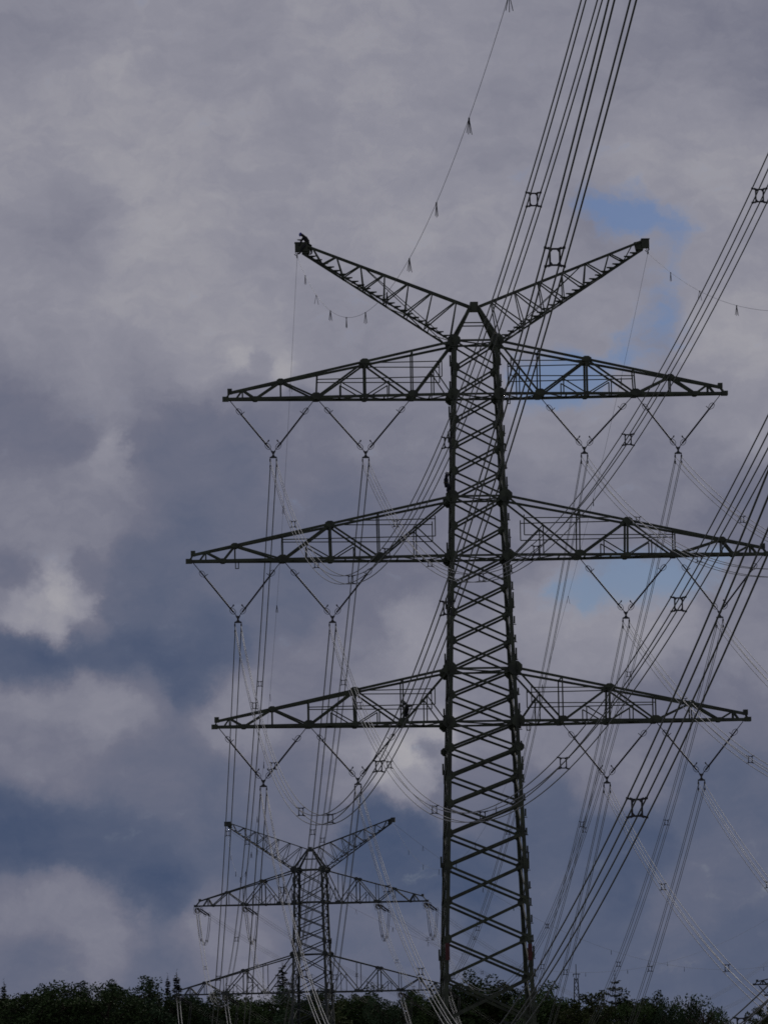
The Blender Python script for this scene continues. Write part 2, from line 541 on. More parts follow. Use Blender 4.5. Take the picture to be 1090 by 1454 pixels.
def peak_arm(root, sp, sx, paint, detail):
    """sloping arm that carries the earth wire"""
    z0 = sp['ztop']; h0 = interp(sp['hw'], z0); zc = sp['zc']; tx, tz = sp['tip']
    k = sp['k']
    n = 7

    def top(t, f):
        return Vector((sx * lerp(.35, tx - .1, t), f * lerp(.5, .22, t), lerp(zc, tz + .15, t)))

    def bot(t, f):
        return Vector((sx * lerp(h0 + .25, tx - .3, t), f * lerp(h0, .22, t), lerp(z0, tz - .6 * k, t)))
    ch, wb, steps, ep = MB(), MB(), [], MB()
    c, w2 = .135 * k, .10 * k
    for f in (-1, 1):
        ch.bar(top(0, f), top(1, f), c, c)
        ch.bar(bot(0, f), bot(1, f), c * 1.05, c * 1.05)
        for i in range(n):
            tt = (i + .55) / (n + .1)
            tb = tt * 0.985 - .012 if i else .02
            wb.bar(top(tt, f), bot(max(.0, tb - .035), f), w2 * .85, w2 * .85, (0, f, 0))
            tp = (i - .42) / (n + .1)
            wb.bar(bot(max(.0, tb - .03), f), top(max(0, tp), f), w2, w2, (0, f, 0), off=.07 * k)
    for i in range(n + 1):
        t = i / n
        wb.bar(top(t, -1), top(t, 1), w2 * .7, w2 * .7)
        wb.bar(bot(t, -1), bot(t, 1), w2 * .7, w2 * .7, off=.05)
        if i < n:
            f = 1 if i % 2 else -1
            wb.bar(bot(t, f), bot((i + 1) / n, -f), w2 * .7, w2 * .6, off=-.06)
    # long inner ties
    wb.bar(bot(.03, -1), top(.62, -1), w2 * .6, w2 * .6, (0, 1, 0), off=.2)
    wb.bar(bot(.03, 1), top(.62, 1), w2 * .6, w2 * .6, (0, 1, 0), off=-.2)
    m = 24 if detail else 14
    for i in range(m):
        t = (i + .8) / (m + .4)
        p = bot(t, -1)
        st = MB()
        st.box((p.x, p.y - .06, p.z + .16 * k), .62 * k, .30, .07 * k)
        st.bar((p.x + sx * .22, p.y - .05, p.z), (p.x - sx * .26, p.y - .05, p.z + .16 * k), .10 * k, .06)
        steps.append(st)
    ew = 1.0 if sx < 0 else .60
    ex = sx * (tx - (.22 if sx < 0 else .08))
    ep.box((ex, 0, tz - .16), ew * k, .6 * k, .68 * k)
    ep.box((ex, 0, tz + .21), (ew + .08) * k, .7 * k, .05 * k)
    ep.plate([(sx * (tx - 1.0 * k), 0, tz - .05), (sx * (tx - .3), 0, tz + .1), (sx * (tx - .3), 0, tz - .65), (sx * (tx - .8 * k), 0, tz - .95 * k)], (0, 1, 0), .3)
    arm = ch.build('earth_wire_arm', paint, root)
    wb.build('web_bracing', paint, arm)
    for st in steps:
        st.build('climbing_step', paint, arm)
    ep.build('end_plate', paint, arm)
    return arm


def pylon(name, loc, rz, sp, label, group=None, detail=True, paint=PAINT, only_left=False):
    root = empty(name, loc, label, 'pylon', group, rz)
    k = sp['k']
    hw = sp['hw']
    zs = sp['panels']          # from the top down
    ztop, zbot = zs[0], 0.0
    # legs: steel angles with an outward corner
    lw, lt = sp.get('lw', .235) * k, .06 * k
    nodes = [0.0] + sorted(z for z, _ in hw if 0 < z < ztop) + [ztop]
    for sx in (-1, 1):
        for sy in (-1, 1):
            mb = MB()
            for i in range(len(nodes) - 1):
                za, zb_ = nodes[i], nodes[i + 1]
                a, b = interp(hw, za), interp(hw, zb_)
                g_ = 1.0 + .28 * (1 - (za / ztop))
                pa, pb = Vector((sx * a, sy * a, za)), Vector((sx * b, sy * b, zb_))
                w_ = lw * g_
                mb.bar(pa + Vector((-sx * w_ / 2, 0, 0)), pb + Vector((-sx * w_ / 2, 0, 0)), w_, lt, (0, sy, 0))
                mb.bar(pa + Vector((0, -sy * w_ / 2, 0)), pb + Vector((0, -sy * w_ / 2, 0)), lt, w_, (0, sy, 0))
                # splice plates
                for t_ in (.0, .5):
                    p = pa.lerp(pb, t_)
                    mb.box((p.x - sx * w_ * .4, p.y + sy * .05, p.z + .3), w_ * 1.25, .06, 1.1 * k)
                    mb.box((p.x + sx * (w_ * .35), p.y - sy * .12, p.z + .9), w_ * .5, .1, .9 * k)
            leg = mb.build('leg', paint, root)
            if detail and sy < 0:
                for i in range(48):
                    z = lerp(8.0, ztop - .6, i / 47)
                    a = interp(hw, z)
                    bt = MB()
                    bt.bar((sx * (a - .05), sy * (a + .03), z), (sx * (a + .24), sy * (a + .03), z + .01), .07, .06)
                    bt.box((sx * (a + .1), sy * (a + .03), z + .3 + .1 * math.sin(i * 2.3)), .13, .07, .6)
                    bt.build('step_bolt', paint, leg)
            ft = MB()
            a = interp(hw, 0)
            ft.tube([(sx * a, sy * a, -1.2), (sx * a, sy * a, .35), (sx * a, sy * a, .55)], [.8 * k, .8 * k, .6 * k], 12)
            ft.build('footing', CONCRETE, root)
    # X bracing of the four faces
    bw = .135 * k
    for (ax, sg) in (('y', -1), ('y', 1), ('x', -1), ('x', 1)):
        mb = MB()

        def P(s_, z):
            h = interp(hw, z)
            return Vector((s_ * h, sg * h, z)) if ax == 'y' else Vector((sg * h, s_ * h, z))
        nrm = (0, sg, 0) if ax == 'y' else (sg, 0, 0)
        for i in range(len(zs) - 1):
            zt, zb_ = zs[i], zs[i + 1]
            g_ = 1 + .022 * i
            mb.bar(P(-1, zt), P(1, zb_), bw * g_, bw * .6, nrm, off=-.02)
            mb.bar(P(-1, zb_), P(1, zt), bw * g_ * 1.1, bw * .6, nrm, off=-.02 - bw * .62)
        for z in sp['frames']:
            mb.bar(P(-1, z), P(1, z), bw * 1.15, bw * 1.1, nrm, off=-.03)
        mb.build('face_bracing', paint, root)
    # plan frames
    for z in sp['frames']:
        pf = MB()
        h = interp(hw, z)
        pf.bar((-h, -h, z), (h, h, z), bw * .7, bw * .7)
        pf.bar((-h, h, z - .12), (h, -h, z - .12), bw * .7, bw * .7)
        pf.build('plan_bracing', paint, root)
    # node plates
    for (z, r) in sp['plates']:
        h = interp(hw, z)
        for sx in (-1, 1):
            for sy in (-1, 1):
                mb = MB()
                mb.plate(ngon(sx * (h - .02), z, sy * (h + .1), r * k, r * k * .95), (0, 1, 0), .05)
                mb.plate([Vector((sx * (h + .1), sy * (h - .02) + (q.x), q.z)) for q in ngon(0, z, 0, r * k * .8)], (1, 0, 0), .05)
                mb.build('node_plate', paint, root)
    # small plates where the diagonals meet the legs
    for i in range(1, len(zs) - 1):
        z = zs[i]
        h = interp(hw, z)
        for sx in (-1, 1):
            for sy in (-1, 1):
                mb = MB()
                mb.plate(ngon(sx * (h - .22 * k), z, sy * (h - .06), .3 * k, .42 * k, 6), (0, 1, 0), .04)
                mb.build('diagonal_plate', paint, root)
    # head: pyramid over the body and the two sloping arms
    z0 = sp['ztop']; h0 = interp(hw, z0); zc = sp['zc']
    hd = MB()
    for sx in (-1, 1):
        for sy in (-1, 1):
            hd.bar((sx * h0, sy * h0, z0), (sx * .3, sy * .45, zc), .2 * k, .2 * k)
    zm = lerp(z0, zc, .52)
    hm = lerp(h0, .3, .52)
    for sy in (-1, 1):
        hd.bar((-hm, sy * hm, zm), (hm, sy * hm, zm), .09, .09)
    hd.box((0, 0, zc), .62 * k, 1.05 * k, .72 * k)
    hd.build('head_frame', paint, root)
    for sx in ((-1,) if only_left else (-1, 1)):
        peak_arm(root, sp, sx, paint, detail)
        for a in sp['arms']:
            crossarm(root, sp, a, sx, paint, detail)
    return root


def axis_x(y):
    return 674.0 + (y - 487) * 0.0185


def zrow(y):
    return W(axis_x(y), y, 1.0).z


BASE = W(axis_x(1560), 1560, 1.0)
BASE.z = ground_z(BASE.x, BASE.y)
zb_ = BASE.z


def Z(y):
    return zrow(y) - zb_


HW = [(Z(487), 62.3 / 36), (Z(561), 65.5 / 36), (Z(632), 71.8 / 36), (Z(790), 81 / 36), (Z(948), 92 / 36), (Z(1105), 103 / 36), (Z(1370), 122 / 36), (0.0, 122 / 36 + (Z(1370)) * .075 / 2)]
HW = [(z, h * 1.008) for z, h in HW]


def arm(y_b, y_t, tip, b, t, tt, tiph, mid, rail0=.3, k=1 / 17.85):
    return dict(zb=Z(y_b), zt=Z(y_t), tip=tip * k, b=[v * k for v in b], t=[v * k for v in t], tt=tt * k, tiph=tiph * k, mid=mid, rail0=rail0)


ARMS = [arm(563, 488, 354, (90, 157, 226, 312), (90, 157, 224, 276, 330), 348, 9, True, .28),
        arm(792, 708, 409, (141, 209, 277, 361), (142, 210, 277, 344, 385), 403, 9, True, .22),
        arm(1027, 952, 376, (112, 178, 244, 335), (112, 179, 244, 295, 355), 373, 8, True, .3)]
PAN = [487, 525, 563, 599, 635, 672, 708, 750, 792, 832, 872, 912, 952, 989, 1027, 1064, 1103, 1143, 1185, 1230, 1280, 1334, 1389, 1450]
zs = [Z(y) for y in PAN]
zl = zs[-1]
zs += [zl * .55, 0.3]
MAIN = dict(k=1.0, hw=HW, ztop=Z(487), zc=Z(436), tip=(246 / 17.75, Z(346)), arms=ARMS, panels=zs,
            frames=[Z(487), Z(563), Z(708), Z(792), Z(952), Z(1027)],
            plates=[(Z(487), .55), (Z(563), .52), (Z(708), .56), (Z(792), .5), (Z(952), .6), (Z(1027), .55), (Z(1064), .38)])
ROT = rad(2.5)
main = pylon('lattice_pylon', BASE, ROT, MAIN, 'tall dark green lattice pylon with three crossarms, nearest and largest in view', 'lattice pylons')


def main_pt(lx, ly, lz):
    c, s = math.cos(ROT), math.sin(ROT)
    return Vector((BASE.x + lx * c - ly * s, BASE.y + lx * s + ly * c, BASE.z + lz))


# dark red number plates low on the front legs, small brackets under the arms
for (sx, y0, y1) in ((-1, 1340, 1364), (1, 1343, 1366)):
    z0, z1 = Z(y1), Z(y0)
    h = interp(HW, (z0 + z1) / 2)
    mb = MB()
    mb.box((sx * (h - .16), -h - .1, (z0 + z1) / 2), .34, .05, z1 - z0)
    mb.build('marker_plate', REDPLATE, main)
for (lx, zz) in ((-344 / 18, ARMS[1]['zb']), (47 / 18, ARMS[0]['zb']), (66 / 18, ARMS[2]['zb'])):
    mb = MB()
    for dx in (-.12, .12):
        mb.bar((lx + dx, 0, zz), (lx + dx, 0, zz - .62), .06, .06)
    mb.bar((lx - .15, 0, zz - .6), (lx + .15, 0, zz - .6), .07, .07)
    mb.build('hanging_bracket', PAINT, main)

# ------------------------------------------------------------------ far tension pylon
UF = 1.93


def Wf(x, y):
    return W(x, y, UF)


FB = Wf(440 + (1560 - 1235) * .0185, 1560)
FB.z = ground_z(FB.x, FB.y)
FROT = -rad(9)


def Zf(y):
    return Wf(440 + (y - 1235) * .0185, y).z - FB.z


kf = UF / 18.0
fc = 1 / math.cos(FROT)


def farm(y_b, y_t, tip, b, t, tt):
    s_ = kf * fc
    return dict(zb=Zf(y_b), zt=Zf(y_t), tip=tip * s_, b=[v * s_ for v in b], t=[v * s_ for v in t], tt=tt * s_, tiph=7 * kf, mid=True, rail0=.35)


FHW = [(Zf(1235), 20.5 * kf), (Zf(1281), 21.5 * kf), (Zf(1408), 25 * kf), (0, 25 * kf + Zf(1408) * .04)]
FPAN = [1235, 1258, 1281, 1300, 1318, 1336, 1355, 1381, 1408, 1430, 1452, 1474]
fz = [Zf(y) for y in FPAN]
rest = fz[-1]

fz += [rest * t for t in (.78, .56, .33)] + [.3]
FAR = dict(lw=.30, k=.95, hw=FHW, ztop=Zf(1235), zc=Zf(1206), tip=(119 * kf * fc, Zf(1166)), panels=fz,
           arms=[farm(1283, 1236, 164, (42, 67, 94, 140), (42, 67, 94, 118, 146), 158),
                 farm(1409, 1356, 193, (66, 95, 124, 164), (66, 95, 124, 152, 174), 187),
                 farm(1524, 1476, 180, (56, 84, 112, 150), (56, 84, 112, 138, 164), 174)],
           frames=[Zf(1235), Zf(1281), Zf(1355), Zf(1408)], plates=[(Zf(1235), .62), (Zf(1281), .35), (Zf(1355), .5), (Zf(1408), .4)])
far = pylon('lattice_pylon', FB, FROT, FAR, 'smaller grey-green lattice pylon beyond the near one, above the wood at lower left', 'lattice pylons', False, HAZEPAINT)


def far_pt(lx, ly, lz):
    c, s = math.cos(FROT), math.sin(FROT)
    return Vector((FB.x + lx * c - ly * s, FB.y + lx * s + ly * c, FB.z + lz))


# ------------------------------------------------------------------ pylon of another line at the right edge
UR = 1.7
RB = W(1190, 1560, UR)
RB.z = ground_z(RB.x, RB.y)


def Zr(y):
    return W(1190, y, UR).z - RB.z


kr = UR / 18
rz_ = [Zr(1370), Zr(1383), Zr(1396), Zr(1412), Zr(1428), Zr(1446)]
RGT = dict(k=.75, hw=[(Zr(1370), 10 * kr), (Zr(1396), 11 * kr), (0, 11 * kr + Zr(1396) * .05)], ztop=Zr(1370), zc=Zr(1350), tip=(70 * kr, Zr(1330)),
           arms=[dict(zb=Zr(1396), zt=Zr(1370), tip=116 * kr, b=[v * kr for v in (30, 50, 72, 98)], t=[v * kr for v in (30, 50, 72, 90, 104)], tt=112 * kr, tiph=4 * kr, mid=True, rail0=.3)],
           panels=rz_ + [rz_[-1] * .72, rz_[-1] * .42, .3], frames=[Zr(1370), Zr(1396)], plates=[(Zr(1370), .5), (Zr(1396), .4)])
pylon('lattice_pylon', RB, rad(4), RGT, 'small pylon at the right edge, only its left crossarm tip in view', 'lattice pylons', False, HAZEPAINT)


# ------------------------------------------------------------------ insulators of the near pylon
LEVELN = ('top', 'middle', 'bottom')
POSN = ('outer left', 'inner left', 'inner right', 'outer right')
YOKE = [((388, 643), (519, 643), (829, 637), (962, 637)), ((338, 877), (472, 877), (888, 871), (1021, 870)), ((374, 1110), (508, 1107), (861, 1105), (995, 1101))]
clamps = {}


def uplane(x):
    return 1 + (x - 683) / S * math.tan(ROT) / D


def ring(mb, c, axis, r, t, side):
    """arcing horn: open racket loop beside the rod"""
    axis = axis.normalized()
    a = Vector((0, 1, 0)).cross(axis).normalized()
    pts = []
    for i in range(13):
        q = -.15 + 2 * math.pi * .92 * i / 12
        pts.append(c + axis * (r * 1.5 * (1 - math.cos(q))) * side + a * (r * math.sin(q)))
    mb.tube(pts, t, 5)


for li, a in enumerate(ARMS):
    att = [(-a['tip'] + .35, -a['b'][2] - .15), (-a['b'][2] + .15, -a['b'][0] - .1), (a['b'][0] + .1, a['b'][2] - .15), (a['b'][2] + .15, a['tip'] - .35)]
    for pi in range(4):
        x, y = YOKE[li][pi]
        v = W(x, y, uplane(x))
        root = empty('insulator_string', v, 'V-shaped insulator string hanging %s under the %s crossarm of the near pylon' % (POSN[pi], LEVELN[li]), 'insulator', 'V-shaped insulator strings on the near pylon')
        for sd_, lx in ((-1, att[pi][0]), (1, att[pi][1])):
            A = main_pt(lx, 0, a['zb'] - .12)
            d = A - v
            L = d.length
            n = d / L
            mb = MB()
            p0, p1 = v + n * .55, v + n * (L - 1.35)
            mb.tube([v + n * .12, p0], .035, 6)
            # rod with sheds
            N = 26
            pts, rr = [], []
            for i in range(N):
                t = i / (N - 1)
                pts += [p0.lerp(p1, t), p0.lerp(p1, min(1, t + .012))]
                rr += [.052, .085]
            mb.tube(pts, rr, 8)
            rod = mb.build('insulator_rod', PORCELAIN, root, v)
            mb = MB()
            mb.tube([p1, A], .035, 6)
            mb.bar(p1 + n * .02, p1 + n * .5, .11, .05, (0, 1, 0))
            mb.build('suspension_link', FITTING, root, v)
            for c, sgn in ((v + n * .95, -1), (p1 - n * .05, 1)):
                mb = MB()
                ring(mb, c, n, .19, .022, sgn)
                cr = Vector((0, 1, 0)).cross(n).normalized()
                mb.tube([c - cr * .34 * sd_, c + cr * .1 * sd_], .03, 5)
                if sgn < 0:
                    mb.tube([c - cr * .40 * sd_ + n * .06, c - cr * .26 * sd_ - n * .0], .06, 6)
                mb.build('arcing_horn', FITTING, rod, v)
        ax = Vector((math.cos(ROT), math.sin(ROT), 0))
        up = Vector((0, 0, 1))
        mb = MB()
        mb.plate([v - ax * .2 + up * .14, v + ax * .2 + up * .14, v + ax * .05 - up * .14, v - ax * .05 - up * .14], (0, 1, 0), .06)
        mb.plate([v - ax * .05 - up * .12, v + ax * .05 - up * .12, v + ax * .12 - up * .26, v + ax * .29 - up * .34, v + ax * .29 - up * .43, v - ax * .29 - up * .43, v - ax * .29 - up * .34, v - ax * .12 - up * .26], (0, 1, 0), .05)
        mb.build('yoke_plate', FITTING, root, v)
        for sg in (-1, 1):
            mb = MB()
            h = v + ax * .25 * sg
            mb.tube([h - up * .42, h - up * 1.12], .022, 5)
            for dz in (.62, 1.12):
                mb.bar(h - up * dz + Vector((0, -.22, .0)), h - up * dz + Vector((0, .22, 0)), .11, .13)
                mb.bar(h - up * (dz - .10) + ax * .05, h - up * (dz - .1) - ax * .05, .1, .1)
            mb.build('suspension_clamp', FITTING, root, v)
        clamps[(li, pi)] = v - up * .87


# ------------------------------------------------------------------ conductors
def samples(u0, u1, n):
    return [lerp(u0, u1, i / (n - 1)) for i in range(n)]


def bundle(path, spots, label, group, radius=.0235, gap=.235, seg=6, m=None, name='conductor_bundle', vert=True):
    """four strands round a centre line; path(u) -> Vector, spots = where the spacers sit"""
    us, fn = path
    P = [fn(u) for u in us]
    o = P[0].copy()
    root = empty(name, o, label, 'power line', group)
    N = []
    for i in range(len(P)):
        d = P[min(i + 1, len(P) - 1)] - P[max(i - 1, 0)]
        d.z = 0
        d.normalize()
        N.append(Vector((d.y, -d.x, 0)))
    for sx in (-1, 1):
        for sz in (-1, 1):
            mb = MB()
            mb.tube([P[i] + N[i] * (gap * sx) + Vector((0, 0, gap * sz)) for i in range(len(P))], radius, seg)
            mb.build('conductor', m or ALU, root, o, smooth=True)
    for u in spots:
        c = fn(u)
        d = fn(u + .002) - c
        d.z = 0
        d.normalize()
        n = Vector((d.y, -d.x, 0))
        up = Vector((0, 0, 1))
        mb = MB()
        q = gap * .52
        co = {}
        for sx in (-1, 1):
            for sz in (-1, 1):
                co[sx, sz] = c + n * q * sx + up * gap * .86 * sz
        for a_, b_ in (((-1, -1), (1, -1)), ((1, -1), (1, 1)), ((1, 1), (-1, 1)), ((-1, 1), (-1, -1))):
            mb.bar(co[a_], co[b_], .046, .04, d)
        for (sx, sz), p in co.items():
            e = c + n * gap * sx + up * gap * sz
            mb.bar(p, e, .045, .04, d)
            mb.bar(e - d * .07, e + d * .07, .06, .06)
            mb.plate([p + n * .09 * sx * -1, p + up * -.11 * sz, p + up * .06 * sz + n * .05 * sx], d, .045)
        mb.build('spacer', SPACER, root, o)
    return root


VPX = 129.0
COEF = [(-1170.0, 4070.0, -2255.0), (-915.0, 4005.0, -2207.0), (-685.0, 4065.0, -2265.0)]
FSPOTS = (.905, .815, .708, .62, .512, .409, .31)


def fwd(start, li, coef=None, dev0=.55):
    sx_, sy_ = proj(start)
    x1, y1 = derot(sx_, sy_)
    us = start.y / D
    A, Bc, C = coef or COEF[li]
    x1 = VPX + (x1 - VPX) * us

    def fn(u):
        x = VPX + (x1 - VPX) / u
        y = (A + Bc * u + C * u * u) / u
        e = y1 - (A + Bc * us + C * us * us) / us
        t = max(0.0, (u - dev0) / (us - dev0))
        y += e * t * t
        return W(*rerot(x, y), u)
    return fn, us


for (li, pi), c in clamps.items():
    fn, us = fwd(c, li)
    bundle((samples(us, .10, 90), fn), FSPOTS, 'four-wire bundle sweeping toward the viewer from the %s insulator, %s crossarm' % (POSN[pi], LEVELN[li]), 'conductor bundles toward the viewer')


def link(p0, p1, C, n=50):
    """hanging wire between two world points; C = curvature in photo units"""
    x0, y0 = derot(*proj(p0)); x1, y1 = derot(*proj(p1))
    u0, u1 = p0.y / D, p1.y / D

    def fn(u):
        t = (u - u0) / (u1 - u0)
        X = lerp(x0 * u0, x1 * u1, t)
        Y = lerp(y0 * u0, y1 * u1, t) + C * (u - u0) * (u1 - u)
        return W(*rerot(X / u, Y / u), u)
    return samples(u0, u1, n), fn


def outgo(p0, u1, n=40):
    """beyond the far pylon the line turns right; rows measured on the photo"""
    x0, y0 = derot(*proj(p0))
    u0 = p0.y / D

    def fn(u):
        X = (x0 - 545) * u0 + 2661 * (u - u0)
        Y = y0 * u0 + 3381 * (u - u0) - 2400 * (u - u0) ** 2
        return W(*rerot(X / u + 545, Y / u), u)
    return samples(u0, u1, n), fn


BSPOTS = (.12, .25, .38, .5, .62, .74, .86)
fatt = {}
for li, a in enumerate(FAR['arms']):
    for pi, lx in enumerate((-a['tip'] + .2, -a['b'][2], a['b'][2], a['tip'] - .2)):
        fatt[li, pi] = far_pt(lx, 0, a['zb'] - .25)

TS = 5.2 / D


def tension_string(P, Q, label):
    root = empty('tension_insulator', P, label, 'insulator', 'tension insulators on the far pylon')
    d = Q - P
    n = d.normalized()
    sd_ = n.cross(Vector((0, 0, 1))).normalized()
    for s_ in (-1, 1):
        mb = MB()
        N = 14
        pts, rr = [], []
        a0, a1 = P + n * .9 + sd_ * .28 * s_, Q - n * .9 + sd_ * .28 * s_
        for i in range(N):
            t = i / (N - 1)
            pts += [a0.lerp(a1, t), a0.lerp(a1, min(1, t + .02))]
            rr += [.07, .12]
        mb.tube(pts, rr, 6)
        mb.build('insulator_rod', PORCELAIN, root, P)
    for c0, c1 in ((P, P + n * .9), (Q - n * .9, Q)):
        mb = MB()
        mb.bar(c0, c1, .09, .09)
        q = c1 if c0 == P else c0
        mb.bar(q - sd_ * .34, q + sd_ * .34, .16, .08)
        mb.build('yoke_plate', FITTING, root, P)
    for s_ in (-1, 1):
        for c in (P + n * 1.1, Q - n * 1.1):
            mb = MB()
            mb.tube([c + sd_ * .35 * s_ + Vector((0, 0, .3 * math.cos(q))) + sd_ * (.22 * math.sin(q) * s_) for q in [i * math.pi / 4 for i in range(8)]], .03, 5, True)
            mb.build('arcing_horn', FITTING, root, P)
    return root


for (li, pi), c in clamps.items():
    T = fatt[li, pi]
    us, fn = link(c, T, 2200)
    ue = us[-1] - TS
    us = samples(us[0], ue, 60)
    du = us[-1] - us[0]
    bundle((us, fn), [us[0] + du * s_ for s_ in BSPOTS], 'four-wire bundle dropping away to the far pylon from the %s insulator, %s crossarm' % (POSN[pi], LEVELN[li]), 'conductor bundles to the far pylon', .0235, seg=5)
    Qi = fn(ue)
    if li == 2:
        continue
    where = '%s on the %s crossarm of the far pylon' % (POSN[pi], LEVELN[li])
    tension_string(T, Qi, 'near-side tension insulator ' + where)
    us2, fo = outgo(T, 2.72)
    u2 = us2[0] + TS
    Qo = fo(u2)
    tension_string(T, Qo, 'away-side tension insulator ' + where)
    us2 = samples(u2, 2.72, 44)
    bundle((us2, fo), [u2 + s_ for s_ in (.04, .10, .17, .25)], 'thin bundle leaving rightward beyond the far pylon from its %s point, %s crossarm' % (POSN[pi], LEVELN[li]), 'conductor bundles beyond the far pylon', .014, seg=5, m=JUMP)
    # jumper loop under the arm
    jr = empty('jumper_loop', T, 'hanging jumper loop ' + where, 'jumper cable', 'jumper loops on the far pylon')
    sag = 4.4
    for sx in (-1, 1):
        for sz in (-1, 1):
            mb = MB()
            pts = []
            for i in range(22):
                t = i / 21
                p = Qi.lerp(Qo, t)
                s_ = 1 - abs(2 * t - 1) ** 2.6
                lat = Vector((.13 * sx, .05 * sx, .22 * sz - sag * s_))
                pts.append(p + lat)
            mb.tube(pts, .022, 5)
            mb.build('conductor', JUMP, jr, T, smooth=True)
    for t in (.28, .5, .72):
        mb = MB()
        p = Qi.lerp(Qo, t) - Vector((0, 0, sag * (1 - abs(2 * t - 1) ** 2.6)))
        for sx in (-1, 1):
            mb.bar(p + Vector((.12 * sx, .05 * sx, -.24)), p + Vector((.12 * sx, .05 * sx, .24)), .06, .06)
        mb.bar(p + Vector((-.13, -.05, .1)), p + Vector((.13, .05, .1)), .06, .06)
        mb.bar(p + Vector((-.13, -.05, -.1)), p + Vector((.13, .05, -.1)), .06, .06)
        mb.build('spacer', SPACER, jr, T)


# ------------------------------------------------------------------ earth wires with bird markers
def earth(path, spots, label, r=.0115, m=None, ms=1.0):
    us, fn = path
    P = [fn(u) for u in us]
    o = P[0].copy()
    root = empty('earth_wire', o, label, 'earth wire', 'earth wires')
    mb = MB()
    mb.tube(P, r, 5)
    mb.build('wire', m or ALU, root, o, smooth=True)
    for u in spots:
        c = fn(u)
        mb = MB()
        nst = 2 + int(c.y * 7.7) % 3
        for i in range(nst):
            a_ = (-.22 + .44 * i / (nst - 1)) * (.25 + .75 * ((int(c.y * 3.1) % 5) / 4))
            mb.bar(c + Vector((math.sin(a_) * .06, -.04 + .02 * i, -.02)), c + Vector((math.sin(a_) * .66 * ms, -.1 + .05 * i, -.66 * ms - .06 * (i % 2))),   .03, .02, (0, 1, 0))
        mb.bar(c + Vector((0, -.16, -.03)), c + Vector((0, .16, -.03)), .07, .07)
        mb.build('bird_marker', MARKER, root, o)
    return root


tipL = main_pt(-MAIN['tip'][0] - .12, 0, MAIN['tip'][1] - .9)
tipR = main_pt(MAIN['tip'][0] + .12, 0, MAIN['tip'][1] - .9)
# curve of the near span: rows seen at the markers
ECO = (-1620.0, 4045.0, -2068.0)


def efit(pts, x1):
    rows = []
    for (x, y) in pts:
        X, Y = derot(x, y)
        u = (x1 - VPX) / (X - VPX)
        rows.append((1.0, u, u * u, Y * u))
    A_ = Matrix(((0, 0, 0), (0, 0, 0), (0, 0, 0))); b_ = Vector((0, 0, 0))
    for r_ in rows:
        w_ = 1 / r_[1] ** 2
        for i in range(3):
            b_[i] += r_[i] * r_[3] * w_
            for j in range(3):
                A_[i][j] += r_[i] * r_[j] * w_
    return tuple(A_.inverted() @ b_)


x1, _ = derot(421, 360)
ECO = efit([(421, 362), (447, 415), (488, 454), (516, 448), (578, 373), (615, 288), (665, 168), (720, 0)], x1)
MSP = (.963, .918, .866, .813, .757, .702, .652, .600, .547, .493, .44)
for p, nm in ((tipL, 'left'), (tipR, 'right')):
    fn, us = fwd(p, 0, ECO)
    earth((samples(us, .12, 70), fn), MSP, 'thin earth wire with hanging bird markers from the %s peak toward the viewer' % nm)
ftL = far_pt(-FAR['tip'][0], 0, FAR['tip'][1] - .7)
ftR = far_pt(FAR['tip'][0], 0, FAR['tip'][1] - .7)
for p, q, nm in ((tipL, ftL, 'left'), (tipR, ftR, 'right')):
    us, fn = link(p, q, 1950)
    earth((us, fn), [lerp(us[0], us[-1], t) for t in (.06, .13, .2, .28, .36, .45, .54, .63, .72, .81, .9)], 'thin earth wire from the near pylon %s peak back to the far pylon' % nm)
    us, fn = outgo(q, 2.72, 50)
    earth((us, fn), [us[0] + s_ for s_ in (.03, .06, .095, .13, .17, .21, .25, .30, .35, .41, .47, .53)], 'faint earth wire from the far pylon %s peak sagging away to the right' % nm, .016, JUMP, 1.1)
# links at the peaks of the near pylon
for p, nm in ((tipL, 'left'), (tipR, 'right')):
    r_ = empty('earth_wire_clamp', p, 'small suspension clamp under the %s peak of the near pylon' % nm, 'clamp', 'earth wire clamps')
    mb = MB()
    mb.bar(p + Vector((0, 0, .05)), p + Vector((.05, 0, .5)), .06, .06)
    mb.tube([p + Vector((.12 * math.cos(q), 0, .32 + .12 * math.sin(q))) for q in [i * math.pi / 4 for i in range(8)]], .028, 5, True)
    mb.build('shackle', FITTING, r_, p)
    mb = MB()
    mb.bar(p + Vector((0, -.3, 0)), p + Vector((0, .3, 0)), .1, .13)
    mb.tube([p + Vector((-.22, 0, .22)), p + Vector((-.10, 0, .10)), p + Vector((.0, 0, .1))], .035, 5)
    mb.build('clamp_body', FITTING, r_, p)

# V string and one wire bundle of the line at the right edge
t0 = W(1075, 1398, UR)
t1 = W(1100, 1398, UR)
vv = W(1087, 1411.5, UR)
r_ = empty('insulator_string', vv, 'small V-shaped insulator under the crossarm tip at the right edge', 'insulator')
for q in (t0, t1):
    mb = MB()
    n = (q - vv)
    pts, rr = [], []
    for i in range(10):
        t = .12 + .7 * i / 9
        pts += [vv + n * t, vv + n * (t + .02)]
        rr += [.06, .1]
    mb.tube(pts, rr, 6)
    mb.tube([vv, q], .035, 5)
    mb.build('insulator_rod', PORCELAIN, r_, vv)
mb = MB()
mb.box(tuple(vv - Vector((0, 0, .15))), .6, .1, .25)
mb.build('yoke_plate', FITTING, r_, vv)

